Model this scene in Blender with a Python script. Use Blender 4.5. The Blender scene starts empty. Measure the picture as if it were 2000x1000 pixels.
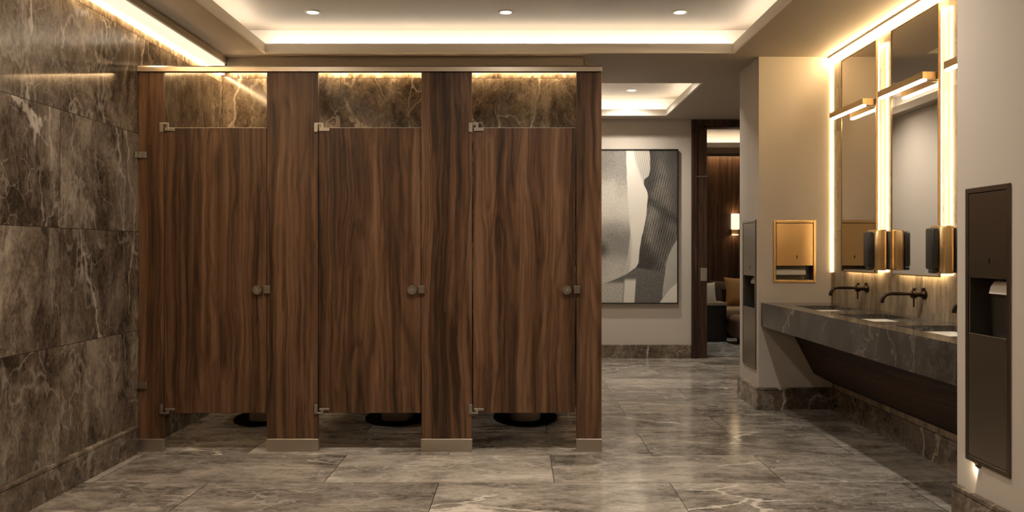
import bpy, bmesh, math, random
from mathutils import Vector, Matrix
random.seed(7)
S = bpy.context.scene
COL = S.collection
PI = math.pi

# ------------------------------------------------------------------ helpers
class MB:
    """collects shapes into one mesh"""
    def __init__(s):
        s.bm = bmesh.new()
    def box(s, x0, x1, y0, y1, z0, z1, bevel=0.0, seg=2):
        r = bmesh.ops.create_cube(s.bm, size=1.0)
        vs = r['verts']
        for v in vs:
            v.co = Vector((x0 + (v.co.x + .5) * (x1 - x0), y0 + (v.co.y + .5) * (y1 - y0), z0 + (v.co.z + .5) * (z1 - z0)))
        if bevel > 0:
            es = list({e for v in vs for e in v.link_edges})
            bmesh.ops.bevel(s.bm, geom=es, offset=bevel, segments=seg, profile=.5, affect='EDGES')
        return s
    def prism(s, pts, axis, a, b):
        """polygon pts (2D) extruded along axis from a to b"""
        def P(p, t):
            u, v = p
            return {'X': (t, u, v), 'Y': (u, t, v), 'Z': (u, v, t)}[axis]
        lo = [s.bm.verts.new(P(p, a)) for p in pts]
        hi = [s.bm.verts.new(P(p, b)) for p in pts]
        n = len(pts)
        fs = [s.bm.faces.new(lo), s.bm.faces.new(hi[::-1])]
        for i in range(n):
            fs.append(s.bm.faces.new((lo[i], hi[i], hi[(i + 1) % n], lo[(i + 1) % n])))
        bmesh.ops.recalc_face_normals(s.bm, faces=fs)
        return s
    def cyl(s, c, axis, r, a, b, n=40, r2=None):
        pts = []
        r2 = r if r2 is None else r2
        rings = []
        for t, rr in ((a, r), (b, r2)):
            ring = []
            for i in range(n):
                th = 2 * PI * i / n
                u, v = c[0] + rr * math.cos(th), c[1] + rr * math.sin(th)
                ring.append(s.bm.verts.new({'X': (t, u, v), 'Y': (u, t, v), 'Z': (u, v, t)}[axis]))
            rings.append(ring)
        fs = [s.bm.faces.new(rings[0]), s.bm.faces.new(rings[1][::-1])]
        for i in range(n):
            fs.append(s.bm.faces.new((rings[0][i], rings[1][i], rings[1][(i + 1) % n], rings[0][(i + 1) % n])))
        bmesh.ops.recalc_face_normals(s.bm, faces=fs)
        return s
    def loft(s, rings, cap=True):
        """rings: equal-length lists of 3D points"""
        R = [[s.bm.verts.new(p) for p in r] for r in rings]
        n = len(R[0]); fs = []
        for a, b in zip(R, R[1:]):
            for i in range(n):
                fs.append(s.bm.faces.new((a[i], a[(i + 1) % n], b[(i + 1) % n], b[i])))
        if cap:
            fs.append(s.bm.faces.new(R[0])); fs.append(s.bm.faces.new(R[-1][::-1]))
        bmesh.ops.recalc_face_normals(s.bm, faces=fs)
        return s
    def tube(s, path, r, n=20):
        path = [Vector(p) for p in path]
        rr = r if isinstance(r, (list, tuple)) else [r] * len(path)
        rings = []; up = None
        for i, p in enumerate(path):
            t = (path[min(i + 1, len(path) - 1)] - path[max(i - 1, 0)]).normalized()
            if up is None:
                up = Vector((0, 1, 0)) if abs(t.y) < .9 else Vector((0, 0, 1))
            a = t.cross(up).normalized(); b = t.cross(a).normalized()
            rings.append([p + a * rr[i] * math.cos(2 * PI * k / n) + b * rr[i] * math.sin(2 * PI * k / n) for k in range(n)])
        return s.loft(rings)
    def build(s, name, mat, parent=None, smooth=False, loc=None, subd=0):
        me = bpy.data.meshes.new(name)
        s.bm.normal_update()
        s.bm.to_mesh(me); s.bm.free()
        mats = mat if isinstance(mat, (list, tuple)) else [mat]
        for m in mats:
            me.materials.append(m)
        o = bpy.data.objects.new(name, me)
        COL.objects.link(o)
        if parent: o.parent = parent
        if loc: o.location = loc
        if smooth:
            me.polygons.foreach_set('use_smooth', [True] * len(me.polygons))
            try:
                me.set_sharp_from_angle(angle=math.radians(38))
            except Exception:
                pass
        if subd:
            md = o.modifiers.new('sub', 'SUBSURF'); md.levels = subd; md.render_levels = subd
        return o

def tag(o, label, cat, group=None, kind=None):
    o['label'] = label; o['category'] = cat
    if group: o['group'] = group
    if kind: o['kind'] = kind
    return o

def thing(name, label, cat, loc=(0, 0, 0), group=None):
    o = bpy.data.objects.new(name, None); COL.objects.link(o)
    o.empty_display_size = .1; o.location = loc
    return tag(o, label, cat, group)

def copy_thing(root, loc, label):
    r = root.copy(); COL.objects.link(r); r.location = loc; r['label'] = label
    for ch in list(root.children):
        c = ch.copy(); COL.objects.link(c); c.parent = r
        for g in list(ch.children):
            d = g.copy(); COL.objects.link(d); d.parent = c
    return r

def struct(mb, name, mat, label=None, smooth=False):
    o = mb.build(name, mat, smooth=smooth)
    o['kind'] = 'structure'
    if label: o['label'] = label
    return o

def lamp(name, typ, loc, energy, color, parent=None, aim=None, **kw):
    L = bpy.data.lights.new(name, typ); L.energy = energy; L.color = color
    for k, v in kw.items(): setattr(L, k, v)
    o = bpy.data.objects.new(name, L); COL.objects.link(o); o.location = loc
    if aim is not None:
        o.rotation_euler = (Vector(aim) - Vector(loc)).to_track_quat('-Z', 'Y').to_euler()
    if parent: o.parent = parent
    return o

# ------------------------------------------------------------------ node helpers
class NT:
    def __init__(s, name):
        s.m = bpy.data.materials.new(name); s.m.use_nodes = True
        s.t = s.m.node_tree; s.t.nodes.clear()
        s.out = s.n('ShaderNodeOutputMaterial')
        s.b = s.n('ShaderNodeBsdfPrincipled')
        s.l(s.b.outputs[0], s.out.inputs[0])
    def n(s, typ, **kw):
        nd = s.t.nodes.new(typ)
        for k, v in kw.items(): setattr(nd, k, v)
        return nd
    def l(s, a, b): s.t.links.new(a, b)
    def put(s, sock, v):
        if hasattr(v, 'is_linked') or isinstance(v, bpy.types.NodeSocket): s.l(v, sock)
        else: sock.default_value = v
    def math(s, op, a, b=None, c=None, clamp=False):
        nd = s.n('ShaderNodeMath', operation=op); nd.use_clamp = clamp
        s.put(nd.inputs[0], a)
        if b is not None: s.put(nd.inputs[1], b)
        if c is not None: s.put(nd.inputs[2], c)
        return nd.outputs[0]
    def vmath(s, op, a, b=None, scale=None):
        nd = s.n('ShaderNodeVectorMath', operation=op)
        s.put(nd.inputs[0], a)
        if b is not None: s.put(nd.inputs[1], b)
        if scale is not None: s.put(nd.inputs['Scale'], scale)
        return nd.outputs[0]
    def xyz(s, v):
        nd = s.n('ShaderNodeSeparateXYZ'); s.l(v, nd.inputs[0]); return nd.outputs
    def comb(s, x, y, z):
        nd = s.n('ShaderNodeCombineXYZ')
        for i, v in enumerate((x, y, z)): s.put(nd.inputs[i], v)
        return nd.outputs[0]
    def noise(s, v, scale, detail=3, rough=.5, dist=0.0, color=False):
        nd = s.n('ShaderNodeTexNoise'); s.l(v, nd.inputs['Vector'])
        nd.inputs['Scale'].default_value = scale; nd.inputs['Detail'].default_value = detail
        nd.inputs['Roughness'].default_value = rough; nd.inputs['Distortion'].default_value = dist
        return nd.outputs['Color' if color else 'Fac']
    def vor_edge(s, v, scale):
        nd = s.n('ShaderNodeTexVoronoi', feature='DISTANCE_TO_EDGE'); s.l(v, nd.inputs['Vector'])
        nd.inputs['Scale'].default_value = scale
        return nd.outputs['Distance']
    def step(s, v, a, b, lo=0., hi=1.):
        nd = s.n('ShaderNodeMapRange', interpolation_type='SMOOTHSTEP')
        s.put(nd.inputs['Value'], v)
        nd.inputs['From Min'].default_value = a; nd.inputs['From Max'].default_value = b
        nd.inputs['To Min'].default_value = lo; nd.inputs['To Max'].default_value = hi
        return nd.outputs['Result']
    def ramp(s, f, stops):
        nd = s.n('ShaderNodeValToRGB'); s.l(f, nd.inputs[0]); e = nd.color_ramp.elements
        while len(e) < len(stops): e.new(.5)
        for el, (p, c) in zip(e, stops):
            el.position = p; el.color = (*c, 1)
        return nd.outputs[0]
    def mix(s, f, a, b, mode='MIX'):
        nd = s.n('ShaderNodeMix', data_type='RGBA', blend_type=mode)
        s.put(nd.inputs[0], f)
        for i, v in ((6, a), (7, b)):
            if isinstance(v, tuple): nd.inputs[i].default_value = (*v[:3], 1)
            else: s.l(v, nd.inputs[i])
        return nd.outputs[2]
    def pos(s):
        return s.n('ShaderNodeTexCoord').outputs['Object']
    def bump(s, h, strength, dist):
        nd = s.n('ShaderNodeBump'); s.l(h, nd.inputs['Height'])
        nd.inputs['Strength'].default_value = strength; nd.inputs['Distance'].default_value = dist
        s.l(nd.outputs[0], s.b.inputs['Normal'])

def plain(name, col, rough=.5, metal=0., spec=.5, coat=0., noise=0.0, nscale=8, nstretch=(1, 1, 1)):
    t = NT(name); b = t.b
    b.inputs['Roughness'].default_value = rough; b.inputs['Metallic'].default_value = metal
    b.inputs['Specular IOR Level'].default_value = spec; b.inputs['Coat Weight'].default_value = coat
    if noise > 0:
        p = t.vmath('MULTIPLY', t.pos(), nstretch)
        f = t.noise(p, nscale, 4, .6)
        c = t.mix(f, tuple(x * (1 - noise) for x in col), tuple(min(1, x * (1 + noise)) for x in col))
        t.l(c, b.inputs['Base Color'])
        t.l(t.math('ADD', t.math('MULTIPLY', f, .12), rough - .06), b.inputs['Roughness'])
    else:
        b.inputs['Base Color'].default_value = (*col, 1)
    return t.m

def emit(name, col, strength, base=(.8, .8, .8)):
    t = NT(name); b = t.b
    b.inputs['Base Color'].default_value = (*base, 1)
    b.inputs['Emission Color'].default_value = (*col, 1)
    b.inputs['Emission Strength'].default_value = strength
    b.inputs['Roughness'].default_value = .4
    return t.m

def marble(name, dark, mid, light, vein, axes='XY', tile=None, off=(0, 0), running=False, joint=(.03, .022, .016),
           rough=.12, vamt=1.0, squash=(1, 1, 1), rot=(0, 0, 0), seed=0.0, scale=1.0, jw=.0022, spec=.5, tvar=.25, patch=1.0, streak=.5, srot=(0, 0, 0), sscale=(1, 1, 1)):
    t = NT(name); b = t.b
    P = t.pos(); X = t.xyz(P)
    ax = {'X': 0, 'Y': 1, 'Z': 2}
    jm = None
    p = P
    if tile:
        u = t.math('DIVIDE', t.math('SUBTRACT', X[ax[axes[0]]], off[0]), tile[0])
        v = t.math('DIVIDE', t.math('SUBTRACT', X[ax[axes[1]]], off[1]), tile[1])
        iv = t.math('FLOOR', v)
        if running:
            u = t.math('ADD', u, t.math('MULTIPLY', t.math('FLOORED_MODULO', iv, 2.0), .5))
        iu = t.math('FLOOR', u)
        wn = t.n('ShaderNodeTexWhiteNoise', noise_dimensions='3D')
        t.l(t.comb(iu, iv, seed), wn.inputs['Vector'])
        p = t.vmath('ADD', P, t.vmath('SCALE', wn.outputs['Color'], scale=11.0))
        fu, fv = t.math('FRACT', u), t.math('FRACT', v)
        du = t.math('MULTIPLY', t.math('MINIMUM', fu, t.math('SUBTRACT', 1.0, fu)), tile[0])
        dv = t.math('MULTIPLY', t.math('MINIMUM', fv, t.math('SUBTRACT', 1.0, fv)), tile[1])
        jm = t.step(t.math('MINIMUM', du, dv), jw * .4, jw, 1., 0.)
        rnd = wn.outputs['Value']
    mp = t.n('ShaderNodeMapping'); t.l(p, mp.inputs['Vector'])
    mp.inputs['Rotation'].default_value = rot
    mp.inputs['Scale'].default_value = tuple(q * scale for q in squash)
    mp.inputs['Location'].default_value = (seed * 3.1, seed * 1.7, seed * 2.3)
    q = mp.outputs[0]
    w1 = t.vmath('SUBTRACT', t.noise(q, 1.3, 5, .6, color=True), (.5, .5, .5))
    qw = t.vmath('ADD', q, t.vmath('SCALE', w1, scale=.55))
    w2 = t.vmath('SUBTRACT', t.noise(q, 4.5, 4, .6, color=True), (.5, .5, .5))
    qv = t.vmath('ADD', q, t.vmath('SCALE', w2, scale=.11))
    big = t.noise(qw, 1.6, 4, .55)
    mott = t.noise(qw, 6.5, 12, .78)
    fine = t.noise(q, 48, 5, .75)
    f = t.math('ADD', t.math('MULTIPLY', big, .42), t.math('MULTIPLY', mott, .58))
    f = t.math('ADD', f, t.math('MULTIPLY', t.math('SUBTRACT', fine, .5), .22))
    col = t.ramp(f, [(.40, dark), (.495, mid), (.60, light)])
    # pale cloudy streaks running across the slab
    ms = t.n('ShaderNodeMapping'); t.l(t.vmath('ADD', p, t.vmath('SCALE', w1, scale=.22)), ms.inputs['Vector'])
    ms.inputs['Rotation'].default_value = srot; ms.inputs['Scale'].default_value = sscale
    sn = t.noise(ms.outputs[0], 1.6, 7, .62)
    sm = t.math('MULTIPLY', t.step(sn, .53, .72), t.step(mott, .36, .60, .35, 1.))
    col = t.mix(t.math('MULTIPLY', sm, streak), col, tuple(x * .35 + c * .65 for x, c in zip(light, vein)))
    sd = t.math('MULTIPLY', t.step(sn, .30, .47, 1., 0.), streak * .9)
    col = t.mix(sd, col, tuple(x * .75 for x in dark))
    # brecciated pale and dark flecks
    pm = t.math('MULTIPLY', t.step(t.noise(qw, 3.2, 9, .8), .53, .70), .45 * patch)
    col = t.mix(pm, col, tuple(a * .6 + c * .4 for a, c in zip(light, vein)))
    dk = t.math('MULTIPLY', t.step(t.noise(qw, 11.0, 7, .8), .56, .66), .60)
    col = t.mix(dk, col, tuple(x * .6 for x in dark))
    # long veins: distorted cell borders, broken up by noise
    def vn(vec, sc, wd, thr, amt, msc):
        e = t.vor_edge(vec, sc)
        k = t.step(e, wd * .15, wd, 1., 0.)
        m = t.step(t.noise(q, msc, 3, .5), thr, thr + .14)
        return t.math('MULTIPLY', t.math('MULTIPLY', k, m), amt * vamt)
    qs = t.vmath('ADD', ms.outputs[0], t.vmath('SCALE', w2, scale=.30))
    col = t.mix(vn(qs, .62, .013, .45, .72, 1.5), col, vein)
    col = t.mix(vn(qs, 1.7, .016, .50, .50, 2.1), col, tuple(x * .85 for x in vein))
    col = t.mix(vn(qv, 2.6, .014, .54, .34, 2.3), col, tuple(x * .85 for x in vein))
    col = t.mix(vn(qw, 8.0, .035, .50, .34, 3.1), col, tuple(x * .75 for x in vein))
    # soft smoky ridge
    rg = t.math('ABSOLUTE', t.math('SUBTRACT', t.noise(qv, .9, 5, .6), .5))
    col = t.mix(t.math('MULTIPLY', t.step(rg, .0, .013, 1., 0.), .30 * vamt), col, tuple(x * .9 for x in vein))
    if tile:
        k = t.math('ADD', t.math('MULTIPLY', rnd, tvar * 2), 1 - tvar)
        kk = t.n('ShaderNodeCombineColor')
        for i in range(3): t.l(k, kk.inputs[i])
        col = t.mix(1.0, col, kk.outputs[0], 'MULTIPLY')
        col = t.mix(jm, col, joint)
    t.l(col, b.inputs['Base Color'])
    r = t.math('ADD', t.math('MULTIPLY', mott, .08), rough - .04)
    t.l(r, b.inputs['Roughness'])
    b.inputs['Specular IOR Level'].default_value = spec
    return t.m

def walnut(name, c0, c1, c2, grain='Z', rough=.38, seed=0.0, spec=.35, boards=None):
    t = NT(name); b = t.b
    P = t.pos()
    oi = t.n('ShaderNodeObjectInfo')
    rv = t.math('MULTIPLY', oi.outputs['Random'], 37.0)
    X = t.xyz(P)
    if grain == 'Z': p = t.comb(X[0], X[1], X[2])
    elif grain == 'Y': p = t.comb(X[2], X[0], X[1])
    else: p = t.comb(X[1], X[2], X[0])
    bm_ = None
    if boards:
        # tall veneer leaves of given width
        Xp = t.xyz(p)
        u = t.math('DIVIDE', Xp[0], boards); iu = t.math('FLOOR', u)
        p = t.vmath('ADD', p, t.comb(0.0, 0.0, t.math('MULTIPLY', iu, 3.7)))
        fr = t.math('FRACT', u)
        bm_ = t.step(t.math('MULTIPLY', t.math('MINIMUM', fr, t.math('SUBTRACT', 1., fr)), boards), .0015, .004, 1., 0.)
    p = t.vmath('ADD', p, t.comb(rv, t.math('MULTIPLY', rv, .37), t.math('MULTIPLY', rv, .71 )))
    p = t.vmath('ADD', p, (seed, seed * .3, seed * .7))
    wob = t.vmath('SUBTRACT', t.noise(t.vmath('MULTIPLY', p, (1.5, 1.5, .7)), 1.6, 3, .5, color=True), (.5, .5, .5))
    p = t.vmath('ADD', p, t.vmath('MULTIPLY', wob, (.10, .10, 0.)))
    lo = t.vmath('MULTIPLY', p, (4.2, 4.2, .17))
    field = t.noise(lo, 1.5, 1.5, .4)
    ring = t.math('ADD', t.math('MULTIPLY', t.math('SINE', t.math('MULTIPLY', field, 95.0)), .5), .5)
    ring = t.math('POWER', ring, 2.0)
    band = t.noise(t.vmath('MULTIPLY', lo, (2.4, 2.4, .6)), 1.8, 4, .55)
    mid = t.noise(t.vmath('MULTIPLY', p, (26., 26., .5)), 1.0, 5, .6)
    fib = t.noise(t.vmath('MULTIPLY', p, (190., 190., 3.0)), 1.0, 3, .6)
    f = t.math('ADD', t.math('MULTIPLY', band, .56), t.math('MULTIPLY', mid, .38))
    f = t.math('ADD', f, t.math('MULTIPLY', ring, -.065))
    f = t.math('ADD', f, t.math('MULTIPLY', t.math('SUBTRACT', fib, .5), .22))
    f = t.math('ADD', f, .035)
    col = t.ramp(f, [(.35, c0), (.49, c1), (.63, c2)])
    if boards: col = t.mix(t.math('MULTIPLY', bm_, .75), col, tuple(x * .25 for x in c0))
    t.l(col, b.inputs['Base Color'])
    t.l(t.math('ADD', t.math('MULTIPLY', mid, .16), rough - .08), b.inputs['Roughness'])
    b.inputs['Specular IOR Level'].default_value = spec
    t.bump(fib, .06, .002)
    return t.m

# ------------------------------------------------------------------ materials
M = {}
STD = dict(dark=(.036, .0255, .018), mid=(.118, .088, .063), light=(.255, .203, .153), vein=(.56, .48, .39))
M['marble_left'] = marble('emperador_marble_left_wall', **STD, axes='YZ', tile=(1.152, .59), off=(4.215, .14), squash=(1.0, 1.25, .8), rot=(.35, 0, 0), seed=1.0, rough=.12, tvar=.22, streak=.55, srot=(.42, 0, 0), sscale=(2.2, 2.6, .55))
M['marble_back'] = marble('emperador_marble_back_wall', **STD, axes='XZ', tile=(.909, 1.2), off=(-2.292, .14), squash=(1.0, 1.0, .8), rot=(0, .4, 0), seed=2.0, rough=.12, tvar=.15, streak=.5, srot=(0, .6, 0), sscale=(2.2, 1, .6))
M['marble_trim'] = marble('emperador_marble_baseboard', **STD, rough=.14, seed=3.0, streak=.5, srot=(.5, .5, 0), sscale=(1.5, 1.5, .7))
M['marble_floor'] = marble('emperador_marble_floor', dark=(.105, .090, .074), mid=(.26, .228, .195), light=(.42, .375, .325), vein=(.70, .635, .56),
                           axes='XY', tile=(1.2, .6), off=(.18, 4.39), running=True, squash=(.75, 1.35, 1), rot=(0, 0, .25), seed=4.0, rough=.135, joint=(.045, .034, .026), tvar=.14, jw=.003, spec=.55, vamt=1.1, streak=.7, srot=(0, 0, .30), sscale=(.75, 2.6, 1))
M['marble_counter'] = marble('dark_marble_counter', dark=(.020, .017, .014), mid=(.042, .036, .031), light=(.075, .065, .055), vein=(.36, .32, .275), rough=.14, seed=6.0, scale=1.3, patch=.15, vamt=.55, streak=.12)
M['marble_vanity'] = marble('streaked_marble_vanity_wall', dark=(.125, .095, .064), mid=(.27, .212, .147), light=(.42, .34, .245), vein=(.54, .45, .34), axes='YZ', tile=(.9, .75), off=(5.0, .61), squash=(3.2, 3.2, .55), seed=7.0, rough=.22, vamt=.3, patch=.4, streak=.35, sscale=(4, 7, .5), joint=(.16, .12, .08), tvar=.06, jw=.002)
M['walnut'] = walnut('walnut_veneer', (.025, .0115, .0055), (.090, .0435, .0210), (.172, .092, .050))
M['walnut_dark'] = walnut('dark_walnut_frame', (.016, .008, .005), (.046, .023, .013), (.085, .046, .027), seed=3.)
M['walnut_apron'] = walnut('dark_walnut_apron', (.014, .008, .005), (.040, .021, .0125), (.07, .038, .023), grain='Y', seed=5., rough=.6, spec=.15)
M['walnut_panel'] = walnut('walnut_wall_panels', (.030, .014, .008), (.085, .042, .023), (.15, .08, .045), seed=9., boards=.36)
def paint(name, col):
    t = NT(name); t.b.inputs['Base Color'].default_value = (*col, 1); t.b.inputs['Roughness'].default_value = .62
    t.b.inputs['Specular IOR Level'].default_value = .3
    t.bump(t.noise(t.pos(), 220, 3, .6), .04, .001)
    return t.m
M['paint'] = paint('warm_grey_wall_paint', (.50, .447, .39))
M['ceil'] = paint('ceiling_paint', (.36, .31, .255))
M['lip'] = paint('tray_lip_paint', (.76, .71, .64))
M['satin'] = plain('satin_nickel', (.42, .385, .34), .34, 1.0, noise=.08, nscale=30, nstretch=(1, 1, 14))
M['rail'] = plain('brushed_champagne_rail', (.60, .51, .41), .30, 1.0, noise=.06, nscale=30, nstretch=(.3, 8, 8))
M['shoe'] = plain('brushed_steel_shoe', (.50, .45, .38), .42, 1.0, noise=.08, nscale=20, nstretch=(1, 1, 12))
M['brass'] = plain('brushed_brass', (.62, .43, .21), .34, 1.0, noise=.08, nscale=20, nstretch=(1, 1, 10))
M['brass_dark'] = plain('aged_brass', (.58, .41, .22), .32, 1.0, noise=.08, nscale=20)
M['gold_frame'] = plain('gold_mirror_frame', (.55, .38, .18), .3, 1.0)
M['steel_grey'] = plain('bronzed_steel', (.30, .265, .22), .30, 1.0, noise=.07, nscale=18, nstretch=(10, 10, .6))
M['bronze'] = plain('dark_bronze_steel', (.155, .122, .092), .36, 1.0, noise=.08, nscale=18, nstretch=(10, 10, .6))
M['bronze_light'] = plain('satin_bronze_steel', (.25, .215, .175), .34, 1.0, noise=.08, nscale=18, nstretch=(10, 10, .6))
M['slot'] = plain('dark_recess', (.018, .016, .014), .45)
M['recess'] = plain('recess_steel', (.13, .115, .10), .45, .8)
M['fixture'] = plain('oil_rubbed_bronze', (.028, .019, .013), .30, .85)
M['black'] = plain('black_plastic', (.022, .020, .018), .32)
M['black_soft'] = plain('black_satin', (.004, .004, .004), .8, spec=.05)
M['ceramic'] = plain('white_ceramic', (.80, .77, .72), .12, coat=.4)
M['ceramic_grey'] = plain('grey_ceramic', (.50, .46, .41), .25)
M['paper'] = plain('paper_towel', (.52, .47, .41), .85, noise=.05, nscale=40)
M['mirror'] = plain('mirror_glass', (.90, .88, .85), .015, 1.0)
M['art_frame'] = plain('black_art_frame', (.010, .009, .008), .4)
WARM = (1.0, .76, .47); TRAYC = (1.0, .90, .74); GOLD = (1.0, .70, .36)
M['led_tray'] = emit('tray_led', TRAYC, 22.0)
M['led_tray_far'] = emit('tray_led_far', TRAYC, 21.0)
M['led_lounge'] = emit('lounge_led', (1., .84, .62), 16.0)
M['led_cornice'] = emit('cornice_led', (1.0, .88, .68), .88)
M['led_slot'] = emit('cornice_slot_led', (1.0, .67, .33), 66.0)
M['led_vanity'] = emit('vanity_cornice_led', (1.0, .70, .35), 48.0)
M['led_mirror'] = emit('mirror_edge_led', (1.0, .90, .68), 1.5)
M['led_back'] = emit('mirror_back_led', (1.0, .70, .35), 38.0)
M['led_corner'] = emit('corner_led', (1.0, .70, .34), 32.0)
M['led_bar'] = emit('bar_light_diffuser', (1.0, .84, .62), 15.0)
M['led_down'] = emit('downlight_lens', (1.0, .90, .74), 6.0)
M['led_step'] = emit('step_led', (1.0, .85, .6), 3.0)
M['shade'] = emit('sconce_shade', (1.0, .80, .50), 1.35)
M['bulb'] = emit('sconce_bulb', (1., .66, .32), 14.0)
M['sofa'] = plain('taupe_upholstery', (.34, .235, .145), .85, noise=.15, nscale=60)
M['sofa_dark'] = plain('brown_cushion_fabric', (.075, .05, .035), .9, noise=.2, nscale=60)
M['tan'] = plain('tan_velvet', (.36, .19, .062), .8, noise=.22, nscale=45)
M['linen'] = plain('ivory_linen', (.6, .55, .47), .9, noise=.1, nscale=50)
M['ottoman'] = plain('ottoman_velvet', (.20, .125, .075), .8, noise=.15, nscale=50)
M['table_black'] = plain('black_lacquer', (.012, .010, .009), .25)
def rugmat():
    t = NT('blue_grey_patterned_rug'); p = t.pos()
    w = t.vmath('ADD', p, t.vmath('SCALE', t.vmath('SUBTRACT', t.noise(p, 3, 3, .5, color=True), (.5, .5, .5)), scale=.35))
    e = t.step(t.vor_edge(w, 3.6), .05, .11, 1., 0.)
    n = t.noise(p, 60, 3, .6)
    c = t.mix(e, (.17, .18, .18), (.40, .38, .34)); c = t.mix(t.math('MULTIPLY', n, .4), c, (.22, .21, .19))
    t.l(c, t.b.inputs['Base Color']); t.b.inputs['Roughness'].default_value = .95
    return t.m
M['rug'] = rugmat()

def artmat(x0, x1, z0, z1):
    """abstract monochrome painting: overlapping pale and charcoal curved fields with hatching"""
    t = NT('abstract_canvas'); X = t.xyz(t.pos())
    u = t.math('DIVIDE', t.math('SUBTRACT', X[0], x0), x1 - x0)
    v = t.math('DIVIDE', t.math('SUBTRACT', z1, X[2]), z1 - z0)          # 0 top, 1 bottom
    P = t.comb(u, v, 0.0)
    wob = t.math('MULTIPLY', t.math('SUBTRACT', t.noise(P, 9, 4, .6), .5), .02)
    def curve(pts, inp):
        nd = t.n('ShaderNodeFloatCurve'); cv = nd.mapping.curves[0]
        while len(cv.points) < len(pts): cv.points.new(.5, .5)
        for q, (a, b_) in zip(cv.points, pts): q.location = (a, b_)
        nd.mapping.update(); t.l(inp, nd.inputs['Value']); return nd.outputs[0]
    def right_of(pts, soft=.004):
        c = curve(pts, v)
        return t.step(t.math('ADD', t.math('SUBTRACT', u, c), wob), -soft, soft)
    grain = t.noise(P, 90, 4, .75); cloud = t.noise(P, 3.2, 5, .6)
    hat = t.math('SINE', t.math('MULTIPLY', t.math('ADD', t.math('MULTIPLY', u, 260.), t.math('MULTIPLY', v, 95.)), 1.0))
    hatx = t.math('SINE', t.math('ADD', t.math('MULTIPLY', u, 300.), t.math('MULTIPLY', v, -90.)))
    def g(v_, k=(1., .93, .83)): return tuple(v_ * q for q in k)
    def band(v0, v1, e=.01):
        return t.math('MULTIPLY', t.step(v, v0 - e, v0 + e), t.step(v, v1 - e, v1 + e, 1., 0.))
    # left grainy field: dark at the top, pale in the middle, blot at the edge lower down
    lum = curve([(0, .30), (.12, .36), (.28, .62), (.40, .70), (.50, .50), (.62, .34), (.74, .52), (.84, .60), (1, .56)], v)
    f = t.math('ADD', lum, t.math('MULTIPLY', t.math('SUBTRACT', grain, .5), .55))
    f = t.math('ADD', f, t.math('MULTIPLY', t.math('SUBTRACT', cloud, .5), .35))
    base = t.ramp(f, [(.15, g(.07)), (.45, g(.27)), (.78, g(.62))])
    du = t.math('SUBTRACT', u, .25); dv = t.math('SUBTRACT', v, .65)
    d = t.math('SQRT', t.math('ADD', t.math('POWER', t.math('MULTIPLY', du, 2.6), 2.0), t.math('POWER', t.math('MULTIPLY', dv, 3.6), 2.0)))
    base = t.mix(t.math('MULTIPLY', t.step(t.math('ADD', d, t.math('MULTIPLY', grain, .25)), .15, .42, 1., 0.), .9), base, g(.03))
    A = right_of([(0, .497), (.28, .51), (.45, .53), (.6, .533), (.8, .485), (1, .47)])
    base = t.mix(A, base, t.mix(cloud, g(.56), g(.70)))
    A2 = right_of([(0, 2.), (.45, .535), (.6, .55), (.8, .53), (1, .5)], .02)
    base = t.mix(t.math('MULTIPLY', t.math('SUBTRACT', 1.0, A2), t.math('MULTIPLY', A, t.step(v, .40, .55))), base, g(.42))
    L1 = right_of([(0, .565), (.10, .60), (.2, .655), (.25, .70), (.3, 1.), (1, 1.)], .02)
    base = t.mix(t.math('MULTIPLY', L1, t.step(v, .26, .28, 1., 0.)), base, t.mix(t.step(hatx, -.4, .9), g(.44), g(.32)))
    B = right_of([(0, .714), (.10, .73), (.17, .714), (.206, .668), (.29, .706), (.345, .702), (.476, .68), (.575, .648), (.675, .623), (.74, .615), (.785, .55), (.825, .45), (.873, .27), (.95, .0), (1, 0.)])
    # woven charcoal and umber field
    tone = t.math('ADD', t.math('MULTIPLY', cloud, .55), t.math('ADD', t.math('MULTIPLY', hat, .07), t.math('MULTIPLY', grain, .30)))
    char = t.ramp(tone, [(.32, g(.035)), (.48, g(.15, (1, .88, .74))), (.66, g(.34, (1, .90, .78)))])
    rd = right_of([(0, .88), (.15, .90), (.3, .93), (.5, 1.1), (1, 1.1)], .06)
    char = t.mix(t.math('MULTIPLY', rd, .75), char, g(.05))
    topd = t.math('MULTIPLY', t.step(v, .0, .16, 1., 0.), .65)
    char = t.mix(topd, char, g(.04))
    ed = right_of([(0, .77), (.12, .80), (.22, .78), (.3, .75), (.38, .715), (.5, .69), (.58, .68), (.64, .74), (.74, .78), (.80, .70), (.86, .60), (.93, .3), (1, .1)], .06)
    char = t.mix(t.math('MULTIPLY', t.math('SUBTRACT', 1.0, ed), t.step(grain, .25, .55, 1., .6)), char, g(.015))
    k = t.math('SUBTRACT', v, t.math('MULTIPLY', u, .50))
    wv = t.math('MULTIPLY', t.step(k, -.09, -.03), t.step(k, -.03, .02, 1., 0.))
    char = t.mix(t.math('MULTIPLY', wv, t.step(hatx, -.5, .3, .35, 1.)), char, g(.025))
    base = t.mix(B, base, char)
    low = t.math('MULTIPLY', B, t.step(t.math('SUBTRACT', v, t.math('MULTIPLY', u, .12)), .688, .70))
    base = t.mix(low, base, t.mix(t.step(grain, .3, .7), g(.05), g(.17)))
    # lower left strips under the diagonal
    ul = t.math('ADD', u, t.math('MULTIPLY', v, .10))
    C1 = t.math('MULTIPLY', B, t.step(ul, .555, .565, 1., 0.))
    C1 = t.math('MULTIPLY', C1, t.step(v, .85, .88))
    base = t.mix(C1, base, t.mix(t.step(grain, .3, .7), g(.26), g(.50)))
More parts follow.
